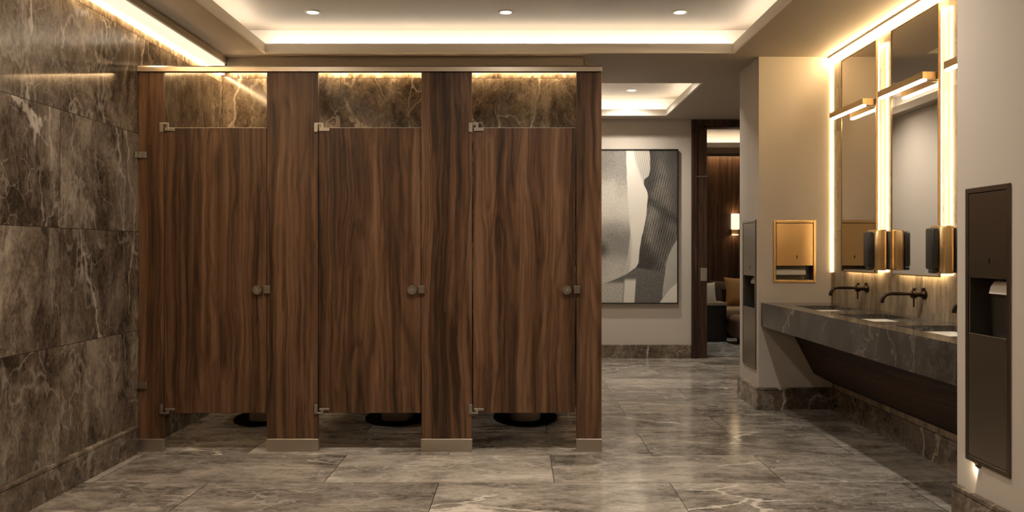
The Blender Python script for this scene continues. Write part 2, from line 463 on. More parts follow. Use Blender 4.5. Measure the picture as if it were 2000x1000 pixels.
    C2 = t.math('MULTIPLY', t.math('MULTIPLY', B, t.step(v, .83, .86)), t.math('MULTIPLY', t.step(ul, .555, .58), t.step(ul, .672, .68, 1., 0.)))
    base = t.mix(C2, base, g(.60))
    # pale blade and corner on the lower right
    D = t.math('MULTIPLY', right_of([(0, 1.2), (.57, 1.), (.64, .94), (.71, .895), (.82, .87), (.95, .845), (1, .84)]), t.step(v, .565, .575))
    base = t.mix(D, base, t.mix(t.math('ADD', t.math('MULTIPLY', cloud, .7), t.math('MULTIPLY', grain, .3)), g(.22), g(.52)))
    E_ = t.math('MULTIPLY', right_of([(0, 1.2), (.85, 1.), (.90, .93), (.95, .87), (1, .81)]), t.step(v, .84, .85))
    base = t.mix(E_, base, g(.62))
    t.l(base, t.b.inputs['Base Color']); t.b.inputs['Roughness'].default_value = .75
    return t.m

# ------------------------------------------------------------------ dimensions (metres; camera stands at the origin, looks along +Y)
ZC = 2.69
XL = -2.292          # marble wall on the left
YF = 5.077           # front of the toilet compartments
YB = 6.52            # marble wall behind the toilets
XV = 2.385           # vanity wall
YCOL, YCOLB = 6.45, 7.007
XCOL = 1.826
YFAR = 9.538
XFG, YFG = 1.83, 3.533
YLOU = 12.9
T1 = (-1.92, 1.613, 1.0, 6.336)
T2 = (.62, 1.614, 7.44, 9.24)
T3 = (1.2, 4.4, 10.2, 12.05)

# ------------------------------------------------------------------ setting
m = MB(); m.box(-2.42, 5.2, -1.7, 13.1, -.10, 0); struct(m, 'floor', M['marble_floor'])
m = MB(); m.box(-2.42, XL, -1.7, YB + .1, 0, 3.0); struct(m, 'wall_left', M['marble_left'])
m = MB(); m.box(XL, .50, YB, YB + .1, 0, 3.0); struct(m, 'wall_back', M['marble_back'])
m = MB(); m.box(.40, .50, YB + .1, YFAR, 0, 3.0); struct(m, 'wall_corridor', M['paint'])
m = MB(); m.box(.40, 1.936, YFAR, YFAR + .14, 0, 3.0); m.box(3.1, 3.5, YFAR, YFAR + .14, 0, 3.0); m.box(1.936, 3.1, YFAR, YFAR + .14, ZC - .005, 3.0); struct(m, 'wall_far', M['paint'])
m = MB(); XS = 1.934
m.box(XCOL + .09, XS, YCOL, YCOLB, 0, 3.0); a, b, c, d = 6.54, 6.875, .312, 1.43
m.box(XCOL, XCOL + .09, YCOL, a, 0, 3.0); m.box(XCOL, XCOL + .09, b, YCOLB, 0, 3.0); m.box(XCOL, XCOL + .09, a, b, 0, c); m.box(XCOL, XCOL + .09, a, b, d, 3.0)
m.box(XS, 3.4, YCOL + .09, YCOLB, 0, 3.0); a, b, c, d = 1.955, 2.241, .985, 1.422
m.box(XS, a, YCOL, YCOL + .09, 0, 3.0); m.box(b, 3.4, YCOL, YCOL + .09, 0, 3.0); m.box(a, b, YCOL, YCOL + .09, 0, c); m.box(a, b, YCOL, YCOL + .09, d, 3.0)
struct(m, 'wall_column', M['paint'])
m = MB(); m.box(3.4, 3.5, YCOL, YFAR, 0, 3.0); struct(m, 'wall_passage', M['paint'])
m = MB(); m.box(XV, XV + .12, YFG, YCOL, 0, 3.0); struct(m, 'wall_vanity', M['marble_vanity'])
m = MB(); m.box(XFG + .11, XV + .12, -1.7, YFG, 0, 3.0); a, b, c, d = 3.164, 3.436, .375, 1.437
m.box(XFG, XFG + .11, -1.7, a, 0, 3.0); m.box(XFG, XFG + .11, b, YFG, 0, 3.0); m.box(XFG, XFG + .11, a, b, 0, c); m.box(XFG, XFG + .11, a, b, d, 3.0)
struct(m, 'wall_right', M['paint'])
m = MB(); m.box(-2.42, XV + .12, -1.8, -1.7, 0, 3.0); struct(m, 'wall_behind', M['paint'])
m = MB(); m.box(.9, 5.2, YLOU, YLOU + .1, 0, 3.0); struct(m, 'wall_lounge', M['walnut_panel'])
m = MB(); m.box(.8, .9, YFAR + .14, YLOU + .1, 0, 3.0); m.box(5.1, 5.2, YFAR, YLOU, 0, 3.0); m.box(3.5, 5.1, YFAR, YFAR + .14, 0, 3.0); struct(m, 'wall_lounge_side', M['walnut_panel'])

# ceiling with three raised trays
def slab(m, X0, X1, Y0, Y1, holes, z0, z1):
    ys = sorted({Y0, Y1, *[h[2] for h in holes], *[h[3] for h in holes]})
    for a, b in zip(ys, ys[1:]):
        hs = sorted([h for h in holes if h[2] <= a and h[3] >= b])
        x = X0
        for h in hs:
            m.box(x, h[0], a, b, z0, z1); x = h[1]
        m.box(x, X1, a, b, z0, z1)
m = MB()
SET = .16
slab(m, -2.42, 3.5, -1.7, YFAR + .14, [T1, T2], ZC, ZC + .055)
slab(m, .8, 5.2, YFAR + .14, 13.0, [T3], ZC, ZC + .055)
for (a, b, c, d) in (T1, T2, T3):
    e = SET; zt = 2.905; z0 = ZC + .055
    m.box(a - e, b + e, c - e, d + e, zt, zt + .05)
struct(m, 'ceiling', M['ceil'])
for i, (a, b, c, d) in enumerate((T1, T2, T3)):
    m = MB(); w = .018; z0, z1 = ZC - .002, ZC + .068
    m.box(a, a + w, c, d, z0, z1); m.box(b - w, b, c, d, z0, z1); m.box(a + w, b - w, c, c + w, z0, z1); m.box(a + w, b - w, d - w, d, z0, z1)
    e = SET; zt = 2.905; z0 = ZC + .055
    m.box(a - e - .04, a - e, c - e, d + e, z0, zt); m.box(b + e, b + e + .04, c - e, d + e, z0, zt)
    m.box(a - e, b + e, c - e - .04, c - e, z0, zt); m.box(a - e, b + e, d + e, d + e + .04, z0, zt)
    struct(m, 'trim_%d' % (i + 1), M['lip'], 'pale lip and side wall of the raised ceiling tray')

# baseboards
def bb(name, fn, mat=None):
    m = MB(); fn(m); struct(m, name, mat or M['marble_trim'])
def bprofile(m, axis, a, b, wall, sgn, h=.166):
    pts = [(wall, 0), (wall + sgn * .022, 0), (wall + sgn * .022, h - .022), (wall + sgn * .016, h - .022), (wall + sgn * .016, h - .018), (wall + sgn * .022, h - .018), (wall + sgn * .022, h - .004), (wall + sgn * .018, h), (wall, h)]
    m.prism(pts, axis, a, b)
bb('baseboard_left', lambda m: bprofile(m, 'Y', -1.7, YF - .06, XL, 1))
def colbb(m):
    bprofile(m, 'Y', YCOL - .022, YCOLB, XCOL, -1)
    m.prism([(YCOL, 0), (YCOL - .022, 0), (YCOL - .022, .144), (YCOL - .016, .144), (YCOL - .016, .148), (YCOL - .022, .148), (YCOL - .022, .162), (YCOL - .018, .166), (YCOL, .166)], 'X', XCOL, XV)
bb('baseboard_column', colbb)
bb('baseboard_vanity', lambda m: bprofile(m, 'Y', YFG, YCOL - .022, XV, -1))
bb('baseboard_right', lambda m: bprofile(m, 'Y', -1.7, YFG + .004, XFG, -1, .232))
bb('baseboard_far', lambda m: m.prism([(YFAR, 0), (YFAR - .02, 0), (YFAR - .02, .150), (YFAR - .014, .153), (YFAR, .153)], 'X', .50, 1.93))
bb('baseboard_corridor', lambda m: m.box(.50, .52, YB + .1, YFAR - .02, 0, .153))

# ------------------------------------------------------------------ cove lights
def strips(name, label, T, mat, cat='ceiling light'):
    a, b, c, d = T; root = thing(name, label, cat, ((a + b) / 2, (c + d) / 2, ZC + .055))
    cx, cy = (a + b) / 2, (c + d) / 2; o = .075
    for (x0, x1, y0, y1) in ((a - o - .012, a - o + .012, c, d), (b + o - .012, b + o + .012, c, d), (a, b, c - o - .012, c - o + .012), (a, b, d + o - .012, d + o + .012)):
        m = MB(); m.box(x0 - cx, x1 - cx, y0 - cy, y1 - cy, .0, .012)
        m.build('led_strip', mat, root)
    return root
strips('cove_light', 'warm hidden strip light glowing inside the large ceiling tray above the stalls', T1, M['led_tray'])
strips('cove_light', 'warm hidden strip light in the small ceiling tray before the painting', T2, M['led_tray_far'])
strips('cove_light', 'warm hidden strip light in the lounge ceiling seen through the doorway', T3, M['led_lounge'])

def cornice(name, label, box, diff, mat, housemat, slot=None):
    root = thing(name, label, 'ceiling light', ((box[0] + box[1]) / 2, (box[2] + box[3]) / 2, ZC))
    L = root.location
    m = MB(); m.box(box[0] - L.x, box[1] - L.x, box[2] - L.y, box[3] - L.y, box[4] - L.z, box[5] - L.z); m.build('housing', housemat, root)
    m = MB(); m.box(diff[0] - L.x, diff[1] - L.x, diff[2] - L.y, diff[3] - L.y, diff[4] - L.z, diff[5] - L.z, .006); m.build('diffuser', mat, root)
    if slot:
        m = MB(); m.box(slot[0] - L.x, slot[1] - L.x, slot[2] - L.y, slot[3] - L.y, slot[4] - L.z, slot[5] - L.z); m.build('slot_led', M['led_slot'], root)
    return root
cornice('cornice_light', 'long glowing light strip along the top of the left marble wall', (XL, XL + .045, -1.7, YB, 2.646, ZC), (XL, XL + .032, -1.6, YB - .04, 2.560, 2.646), M['led_cornice'], M['ceil'], (XL + .004, XL + .026, -1.5, YB - .05, 2.556, 2.5598))
cornice('cornice_light', 'glowing light strip atop the marble wall behind the toilets', (XL + .05, .49, YB - .045, YB, 2.618, ZC), (XL + .05, .49, YB - .032, YB, 2.588, 2.618), M['led_cornice'], M['ceil'], (XL + .06, .48, YB - .026, YB - .004, 2.584, 2.5878))
cornice('cornice_light', 'golden light strip along the ceiling above the vanity mirrors', (XV - .03, XV, YFG, YCOL, 2.675, ZC), (XV - .026, XV, YFG + .01, YCOL - .005, 2.640, 2.675), M['led_vanity'], M['ceil'])

root = thing('corner_light', 'slim vertical light strip in the corner where the column meets the vanity wall', 'wall light', (XV, YCOL, .826))  # strip added to give the column corner its glow
m = MB(); m.box(-.007, -.0006, -.0065, -.0006, .22, 1.81); m.build('diffuser', M['led_corner'], root)
m = MB(); m.box(-.009, -.0006, -.009, -.0006, -.0135, .2196); m.build('end_cap', M['brass'], root)

# ------------------------------------------------------------------ downlights
def downlight(x, y, z, label, power, grp='recessed downlights', soft=.035, spot=95):
    root = thing('downlight', label, 'downlight', (x, y, z), grp)
    m = MB()
    n = 40; r0, r1 = .040, .056
    rings = []
    for (r, zz) in ((r0, -.001), (r0, -.006), (r1 - .004, -.006), (r1, -.002), (r1, 0.0)):
        rings.append([(r * math.cos(2 * PI * k / n), r * math.sin(2 * PI * k / n), zz) for k in range(n)])
    m.loft(rings, cap=False); m.build('trim_ring', M['lip'], root, True)
    m = MB(); m.cyl((0, 0), 'Z', r0, -.004, -.001); m.build('lens', M['led_down'], root)
    lamp('downlight_beam', 'SPOT', (0, 0, -.012), power, (1.0, .91, .78), root, spot_size=math.radians(spot), spot_blend=.9, shadow_soft_size=soft)
downlight(-1.47, 6.0, 2.905, 'round recessed downlight in the big tray above the first stall', 30, soft=.08)
downlight(-.098, 6.0, 2.905, 'round recessed downlight in the big tray above the third stall', 30, soft=.08)
downlight(1.138, 6.0, 2.905, 'round recessed downlight in the big tray nearest the vanity', 6, soft=.1)
downlight(1.177, 8.9, 2.905, 'round recessed downlight in the small tray before the painting', 135, spot=150)
for y, pw in ((3.9, 105), (1.45, 22)):  # unseen rows added as fill to light the stall fronts
    for x in (-1.47, -.098, 1.138):
        downlight(x, y, 2.905, 'recessed downlight overhead in the near half of the big ceiling tray', pw * (.85 if x < -1 else 1.3 if x > 1 else 1.0), 'overhead downlights nearest the viewer', spot=150)
downlight(1.177, 7.75, 2.905, 'recessed downlight in the near part of the small ceiling tray', 95, spot=150)  # out-of-view lamp added to brighten the corridor

# ------------------------------------------------------------------ toilet compartments
def fx(px): return (px - 1015) / 325.0
ZT, ZSH, ZDT, ZDB = 2.283, .077, 1.945, .232
TH = .026
root = thing('head_rail', 'long brushed metal head rail running across the top of the walnut stalls', 'head rail', ((fx(270) + fx(1176)) / 2, YF, ZT))
m = MB(); hl = (fx(1176) - fx(270)) / 2
m.prism([(-.014, 0), (TH + .012, 0), (TH + .012, .034), (-.006, .034), (-.014, .026)], 'X', -hl, hl)
m.build('rail', M['rail'], root)

pil = [(270.4, 319.5, 'narrow walnut pilaster against the left marble wall'), (521, 621, 'wide walnut pilaster between the first and second stall doors'),
       (823, 921.5, 'wide walnut pilaster between the second and third stall doors'), (1126, 1175, 'narrow walnut pilaster at the open right end of the stalls')]
for i, (a, b, lab) in enumerate(pil):
    x0, x1 = fx(a), fx(b); cx = (x0 + x1) / 2; h = (x1 - x0) / 2
    root = thing('stall_pilaster', lab, 'stall pilaster', (cx, YF, 0), 'walnut stall pilasters')
    m = MB(); m.box(-h, h, 0, TH, ZSH - .01, ZT, .002, 1); m.build('panel', M['walnut'], root)
    m = MB(); m.box(-h - .002, h + .002, -.005, TH + .005, 0, ZSH, .0015, 1); m.build('shoe', M['shoe'], root)
    if i == 0:
        for z in (1.2 - (303 - 492) / 325, 1.2 - (752.5 - 492) / 325):
            m = MB(); m.box(-h, -h + .052, -.012, 0, z - .019, z + .019, .002, 1); m.box(-h - .0, -h + .008, -.05, -.012, z - .019, z + .019, .002, 1)
            m.build('wall_bracket', M['satin'], root)
    if i > 0:
        z = 1.2 - (565.5 - 492) / 325
        m = MB(); m.box(-h - .015, -h + .022, -.016, -.0008, z - .023, z + .023, .002, 1); m.build('keeper', M['satin'], root)

doors = [(321.5, 519.5, 'walnut stall door beside the left marble wall'), (622.5, 821.5, 'middle one of the three walnut stall doors'), (923, 1124.5, 'walnut stall door nearest the painting')]
proto = None
for i, (a, b, lab) in enumerate(doors):
    x0, x1 = fx(a), fx(b); cx = (x0 + x1) / 2; h = (fx(821.5) - fx(622.5)) / 2
    if proto is not None:
        copy_thing(proto, (cx, YF, 0), lab); continue
    root = proto = thing('stall_door', lab, 'stall door', (cx, YF, 0), 'walnut stall doors')
    m = MB(); m.box(-h, h, 0, TH, ZDB, ZDT, .002, 1); m.build('panel', M['walnut'], root)
    m = MB(); m.box(-h, h, .002, TH - .002, ZDT, ZDT + .003); m.build('edge_band', M['satin'], root)
    def hinge(zc, s):
        m = MB()
        m.box(-h - .026, -h - .005, -.010, -.001, zc - .028 if s > 0 else zc - .028, zc + .028, .0015, 1)
        zb = zc + s * .018
        m.box(-h - .005, -h + .030, -.010, -.001, zb, zb + .010 * s if s > 0 else zb, .001, 1) if s > 0 else m.box(-h - .005, -h + .030, -.010, -.001, zb - .010, zb, .001, 1)
        if s > 0: m.box(-h + .016, -h + .030, -.010, -.001, zc - .012, zb, .001, 1)
        else: m.box(-h + .012, -h + .030, -.010, -.001, zb, zc + .002, .001, 1)
        c = zc - .008 if s > 0 else zc + .0
        m.box(-h + .004, -h + .064, -.008, -.0005, c - (.014 if s > 0 else .008), c + (.006 if s > 0 else .006), .001, 1)
        m.build('hinge', M['satin'], root)
    hinge(1.2 - (249 - 492) / 325, 1)
    hinge(1.2 - (799 - 492) / 325, -1)
    z = 1.2 - (566 - 492) / 325
    m = MB(); m.cyl((h - .050, z), 'Y', .012, -.012, 0.0, 32); m.cyl((h - .050, z), 'Y', .0275, -.020, -.012, 40); k = m.build('knob', M['satin'], root, True)
    m = MB(); m.cyl((h - .050, z), 'Y', .010, -.022, -.0195, 32); m.build('indicator', M['shoe'], k, True)

# dividers between the stalls and the end panel
for xx, lab in ((fx(571), 'walnut divider panel standing between the first and second toilet'), (fx(872.5), 'walnut divider panel standing between the second and third toilet'), (fx(1175) - .013, 'walnut end panel closing the right side of the third stall')):
    root = thing('divider_panel', lab, 'stall divider', (xx, YF + TH + .006, 0), 'walnut stall dividers')
    m = MB(); m.box(-.012, .012, 0.0, YB - YF - TH - .010, .25, ZDT, .002, 1); m.build('panel', M['walnut'], root)
    m = MB()
    m.box(-.02, .02, YB - YF - TH - .05, YB - YF - TH - .0065, .45, .49); m.build('wall_bracket', M['satin'], root)

# toilets
def ellipse(cx, cy, a, b, z, n=36, p=2.0, yb=None):
    out = []
    for k in range(n):
        th = 2 * PI * k / n; c, s_ = math.cos(th), math.sin(th)
        x = a * math.copysign(abs(c) ** (2 / p), c); y = b * math.copysign(abs(s_) ** (2 / p), s_)
        out.append((cx + x, cy + y, z))
    return out
labs = ['toilet on a black oval plinth behind the stall door by the marble wall', 'toilet on a black oval plinth showing under the middle stall door', 'toilet on a black oval plinth showing under the rightmost stall door']
proto = None
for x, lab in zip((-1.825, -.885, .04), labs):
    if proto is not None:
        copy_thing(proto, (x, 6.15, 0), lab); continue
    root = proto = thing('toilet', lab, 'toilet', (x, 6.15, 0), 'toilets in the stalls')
    m = MB(); m.loft([ellipse(0, 0, .232, .345, 0), ellipse(0, 0, .232, .345, .007), ellipse(0, 0, .226, .339, .010)]); m.build('plinth', M['black_soft'], root, True)  # black oval paints the bowl's shadow onto the floor
    m = MB(); m.loft([ellipse(0, .03, .114, .25, .010, p=3), ellipse(0, .03, .112, .25, .06, p=3), ellipse(0, .02, .112, .255, .20, p=2.6), ellipse(0, -.01, .14, .28, .30, p=2.4)]); m.build('pedestal', M['ceramic_grey'], root, True)
    m = MB(); m.loft([ellipse(0, -.01, .138, .28, .28, p=2.4), ellipse(0, -.03, .180, .31, .35), ellipse(0, -.03, .190, .32, .40), ellipse(0, -.03, .150, .27, .402), ellipse(0, -.03, .11, .20, .33), ellipse(0, -.03, .05, .09, .29)]); m.build('bowl', M['ceramic'], root, True)
    m = MB(); m.loft([ellipse(0, -.03, .192, .32, .402), ellipse(0, -.03, .194, .322, .415), ellipse(0, -.03, .185, .312, .430), ellipse(0, -.03, .10, .2, .434)]); m.build('seat_lid', M['ceramic'], root, True)
    m = MB(); m.box(-.19, .19, .21, .365, .38, .74, .03, 3); tk = m.build('tank', M['ceramic'], root, True)
    m = MB(); m.box(-.20, .20, .20, .368, .74, .775, .012, 2); m.build('tank_lid', M['ceramic'], tk, True)
    m = MB(); m.cyl((-.13, .66), 'Y', .014, .19, .212, 20); m.build('flush_lever', M['satin'], tk, True)

# ------------------------------------------------------------------ vanity counter, sinks, taps, mirrors
ZCT, ZCB = .812, .635
XCF = 1.842
SY = (5.815, 4.99, 4.165)
SX0, SX1 = 1.975, 2.285; SH = .285
root = thing('vanity_counter', 'long dark marble vanity counter with three sink cutouts beside the column', 'counter', (2.11, 5.0, ZCB))
L = root.location
m = MB()
def cbox(x0, x1, y0, y1, z0, z1): m.box(x0 - L.x, x1 - L.x, y0 - L.y, y1 - L.y, z0 - L.z, z1 - L.z)
Y0, Y1 = YFG + .002, YCOL - .002
zt = ZCT - .03
cbox(XCF, SX0, Y0, Y1, zt, ZCT); cbox(SX1, XV - .001, Y0, Y1, zt, ZCT)
ys = [Y0] + [v for y in SY[::-1] for v in (y - SH, y + SH)] + [Y1]
for a, b in zip(ys[0::2], ys[1::2]): cbox(SX0, SX1, a, b, zt, ZCT)
m.build('countertop', M['marble_counter'], root)
m = MB(); cbox(XCF, XCF + .03, Y0, Y1, ZCB, zt); m.build('front_fascia', M['marble_counter'], root)
m = MB(); cbox(XCF + .03, XV - .001, Y0, Y1, ZCB, ZCB + .012); m.build('underside', M['marble_counter'], root)

root = thing('apron_panel', 'dark walnut slanted apron panel hiding the pipes under the vanity counter', 'panel', (2.2, 5.0, .2))
m = MB(); L = root.location
m.prism([(2.055 - L.x, ZCB - L.z - .001), (2.244 - L.x, .272 - L.z), (2.384 - L.x, .20 - L.z), (2.384 - L.x, ZCB - L.z - .001)], 'Y', Y0 - L.y, Y1 - L.y)
m.build('board', M['walnut_apron'], root)

slabs = ['white rectangular undermount sink nearest the column', 'white rectangular undermount sink in the middle of the counter', 'white rectangular undermount sink half hidden by the right wall']
proto = None
for y, lab in zip(SY, slabs):
    if proto is not None:
        copy_thing(proto, (2.13, y, ZCT - .031), lab); continue
    root = proto = thing('sink', lab, 'sink', (2.13, y, ZCT - .031), 'undermount sinks')
    hx, hy, d = (SX1 - SX0) / 2, SH, .115
    def rr(ax, ay, r, z, n=6):
        out = []
        for (sx, sy, a0) in ((1, 1, 0), (-1, 1, 90), (-1, -1, 180), (1, -1, 270)):
            for k in range(n + 1):
                th = math.radians(a0 + 90 * k / n)
                out.append((sx * (ax - r) + r * math.cos(th), sy * (ay - r) + r * math.sin(th), z))
        return out
    m = MB()
    m.loft([rr(hx + .012, hy + .012, .01, -.006), rr(hx + .012, hy + .012, .01, 0), rr(hx + .001, hy + .001, .02, 0), rr(hx - .008, hy - .008, .03, -.05), rr(hx - .02, hy - .02, .045, -d + .02), rr(hx - .05, hy - .05, .05, -d), rr(.03, .03, .029, -d - .004)], cap=False)
    r = rr(.03, .03, .029, -d - .004); m.bm.faces.new([m.bm.verts.new(p) for p in r])
    m.build('basin', M['ceramic'], root, True)
    m = MB(); m.cyl((0, 0), 'Z', .024, -d - .004, -d + .001, 28); m.build('drain', M['fixture'], root, True)

flabs = ['dark bronze wall faucet over the sink nearest the column', 'dark bronze wall faucet over the middle sink', 'dark bronze wall faucet mostly hidden behind the right wall']
proto = None
for y, lab in zip(SY, flabs):
    if proto is not None:
        copy_thing(proto, (XV, y - .02, .950), lab); continue
    root = proto = thing('faucet', lab, 'faucet', (XV, y - .02, .950), 'wall faucets')
    m = MB(); m.cyl((0, 0), 'X', .030, -.012, 0.0, 40); m.cyl((0, 0), 'X', .020, -.022, -.012, 32, .022); m.build('rosette', M['fixture'], root, True)
    m = MB(); m.cyl((0, 0), 'X', .016, -.085, -.018, 32); m.cyl((0, 0), 'X', .0235, -.078, -.056, 32)
    m.cyl((0, 0.0), 'X', .021, -.056, -.054, 32); m.build('valve_body', M['fixture'], root, True)
    m = MB()
    pts = [(-.08, 0, .004), (-.12, 0, .004), (-.17, 0, .004)]
    for k in range(9):
        th = PI / 2 * k / 8 * .92
        pts.append((-.205 - .048 * math.sin(th), 0, .004 - .048 * (1 - math.cos(th))))
    lx, _, lz = pts[-1]; pts.append((lx - .001, 0, lz - .012))
    m.tube(pts, [.0105] * (len(pts) - 2) + [.0115, .0115], 20); m.build('spout', M['fixture'], root, True)
    m = MB(); m.tube([(-.066, 0, -.018), (-.066, 0, -.05), (-.066, 0, -.074)], [.0045, .0045, .004], 14); m.build('lever', M['fixture'], root, True)
    for xx in (-.066, -.012):
        m = MB(); m.tube([(xx, 0, .015), (xx, 0, .030)], [.006, .008], 14); m.tube([(xx - .006, 0, .032), (xx + .012, 0, .034)], .007, 14); m.build('top_knob', M['fixture'], root, True)

mlabs = ['tall backlit mirror nearest the column, reflecting the gold towel dispenser', 'tall backlit mirror above the middle sink', 'tall backlit mirror tucked behind the right foreground wall']
proto = None
for y, lab in zip((5.832, 5.007, 4.182), mlabs):
    if proto is not None:
        copy_thing(proto, (XV, y, 1.058), lab); continue
    root = proto = thing('mirror', lab, 'mirror', (XV, y, 1.058), 'backlit vanity mirrors')
    H = 1.53; w = .302; fr = .008
    m = MB(); m.box(-.046, -.031, -w + fr * 1.2, w - fr * 1.2, fr * 1.2, H - fr * 1.2); m.build('light_box', M['led_mirror'], root)
    m = MB(); e = .004; a = -w + fr + e; b = w - fr - e; c = fr + e; d = H - fr - e
    for q in ((a, a + .012, c, d), (b - .012, b, c, d), (a, b, c, c + .012), (a, b, d - .012, d)): m.box(-.0308, -.027, *q)
    m.build('led_strip', M['led_back'], root)
    m = MB(); m.box(-.031, -.001, -.15, .15, .3, H - .3); m.build('wall_mount', M['black'], root)
    m = MB(); m.box(-.050, -.046, -w + fr, w - fr, fr, H - fr); m.build('glass', M['mirror'], root)
    m = MB()
    for (a, b, c, d) in ((-w, -w + fr, 0, H), (w - fr, w, 0, H), (-w + fr, w - fr, 0, fr), (-w + fr, w - fr, H - fr, H)):
        m.box(-.053, -.040, a, b, c, d)
    m.build('frame', M['gold_frame'], root)

blabs = ['brass bar light across the mirror nearest the column', 'brass bar light across the middle mirror', 'end of a brass bar light cut off by the right wall']
proto = None
for y, lab in zip((5.832, 5.007, 4.182), blabs):
    if proto is not None:
        copy_thing(proto, (2.262, y, 2.155), lab); continue
    root = proto = thing('mirror_light', lab, 'wall light', (2.262, y, 2.155), 'brass mirror lights')
    m = MB(); m.box(-.016, .016, -.295, .295, .012, .052, .003, 2); m.build('bar', M['brass_dark'], root)
    m = MB(); m.box(-.013, .013, -.288, .288, 0, .014, .003, 2); m.build('diffuser', M['led_bar'], root)
    for yy in (-.265, -.205):
        m = MB(); m.box(.0162, .0695, yy - .011, yy + .011, .012, .056, .003, 2); m.build('bracket', M['brass_dark'], root)

dlabs = ['brass and black soap dispenser on the vanity wall between the first two mirrors', 'brass and black soap dispenser partly hidden by the right wall']
proto = None
for y, lab in zip((5.319, 4.492), dlabs):
    if proto is not None:
        copy_thing(proto, (XV, y, 1.083), lab); continue
    root = proto = thing('soap_dispenser', lab, 'soap dispenser', (XV, y, 1.083), 'wall soap dispensers')
    def dprof(x0, x1, d0, d1, r):   # plan outline with a rounded near side (towards -Y)
        pts = []
        for k in range(9):
            th = PI + PI / 2 * k / 8; pts.append((x0 + r + r * math.cos(th), d0 + r + r * math.sin(th)))
        for k in range(9):
            th = 1.5 * PI + PI / 2 * k / 8; pts.append((x1 - r + r * math.cos(th), d0 + r + r * math.sin(th)))
        pts += [(x1, d1), (x0, d1)]
        return pts
    def rounded(x0, x1, d0, d1, r, z0, z1, e=.012):
        m = MB(); rings = []
        for z, k in ((z0, e), (z0 + e * .3, e * .35), (z0 + e, 0), (z1 - e, 0), (z1 - e * .3, e * .35), (z1, e)):
            rings.append([(px, py, z) for px, py in dprof(x0 + k, x1 - k, d0 + k, d1, r)])
        m.loft(rings); return m
    rounded(-.062, -.001, .006, .112, .012, .004, .250).build('back_housing', M['black'], root, True)
    rounded(-.150, -.058, 0, .108, .040, 0, .258, .010).build('cover', M['brass'], root, True)
    rounded(-.184, -.146, .014, .088, .010, .022, .246).build('front_housing', M['black'], root, True)
    m = MB(); m.box(-.180, -.152, .02, .07, .002, .024, .004, 2); m.build('nozzle', M['black'], root)

# ------------------------------------------------------------------ recessed towel dispensers
def towel_unit(name, label, cat, loc, rotz, W, H, zsplit, zlip, frame, door, lower=True, paper='right', depth=.085):
    """local frame: x across, y into the wall (0 = wall face), z up from the bottom edge"""
    root = thing(name, label, cat, loc); root.rotation_euler = (0, 0, rotz)
    f = .020; t = .008
    m = MB()
    m.box(-W / 2, -W / 2 + f, -t, -.0004, 0, H, .002, 1); m.box(W / 2 - f, W / 2, -t, -.0004, 0, H, .002, 1)
    m.box(-W / 2 + f, W / 2 - f, -t, -.0004, 0, f, .002, 1); m.box(-W / 2 + f, W / 2 - f, -t, -.0004, H - f, H, .002, 1)
    m.build('frame', frame, root)
    w = W / 2 - f
    m = MB(); m.box(-w + .003, w - .003, -.006, -.0008, zsplit, H - f - .003, .002, 1); d = m.build('door', door, root)
    m = MB(); m.box(w * .12 - .004, w * .12 + .004, -.0085, -.0055, zsplit + .055, zsplit + .078, .002, 1); m.build('lock', M['slot'], d)
    m = MB(); z0, z1 = zlip - .02, zsplit + .02; q = .0015; g = w - .001
    m.box(-g, g, depth - q, depth, z0, z1); m.box(-g, -g + q, .001, depth, z0, z1); m.box(g - q, g, .001, depth, z0, z1)
    m.box(-g, g, .001, depth, z1 - q, z1); m.box(-g, g, .001, depth, z0, z0 + q); m.build('recess', M['recess'], root)
    m = MB()
    if paper == 'wide':
        m.prism([(.004, zlip + .030), (.002, zlip + .034), (.006, zlip + .062), (.05, zlip + .075), (.05, zlip + .025)], 'X', -w + .006, w * .62)
    else:
        m.prism([(.06, zsplit - .005), (.036, zsplit - .012), (.020, zsplit - .036), (.014, zsplit - .060), (.018, zsplit - .062), (.06, zsplit - .035)], 'X', -w * .15, w - .006)
    m.build('paper_towel', M['paper'], root)
    if lower:
        m = MB(); m.box(-w + .003, w - .003, -.0065, -.0008, f + .003, zlip, .002, 1); lo = m.build('waste_bin_panel', M['bronze_light'] if door is M['bronze'] else door, root)
    return root
towel_unit('towel_dispenser', 'tall dark bronze towel dispenser and waste unit recessed in the right wall', 'towel dispenser', (XFG, 3.30, .355), -PI / 2, .312, 1.102, .742, .518, M['bronze'], M['bronze'])
towel_unit('towel_dispenser', 'tall steel towel dispenser and waste unit on the side of the column', 'towel dispenser', (XCOL, 6.707, .292), -PI / 2, .375, 1.158, .72, .47, M['steel_grey'], M['steel_grey'])
towel_unit('towel_dispenser', 'brass towel dispenser on the column above the vanity counter', 'towel dispenser', (2.098, YCOL, .965), 0, .326, .477, .130, .030, M['brass'], M['brass'], lower=False, paper='wide')

# small lamp under the tall dispenser
root = thing('step_light', 'tiny hooded step light glowing under the dark bronze towel dispenser', 'wall light', (XFG, 3.365, .353))
m = MB(); m.prism([(-.016, -.004), (-.016, -.012), (.012, -.004)], 'X', -.014, -.0005); m.build('hood', M['bronze'], root)
m = MB(); m.box(-.011, -.002, -.008, .004, -.0125, -.0105); m.build('lens', M['led_step'], root)
lamp('step_beam', 'SPOT', (-.009, .002, -.016), .8, (1., .84, .58), root, aim=(-.004, .095, -.065), spot_size=math.radians(96), spot_blend=.12, shadow_soft_size=.002)

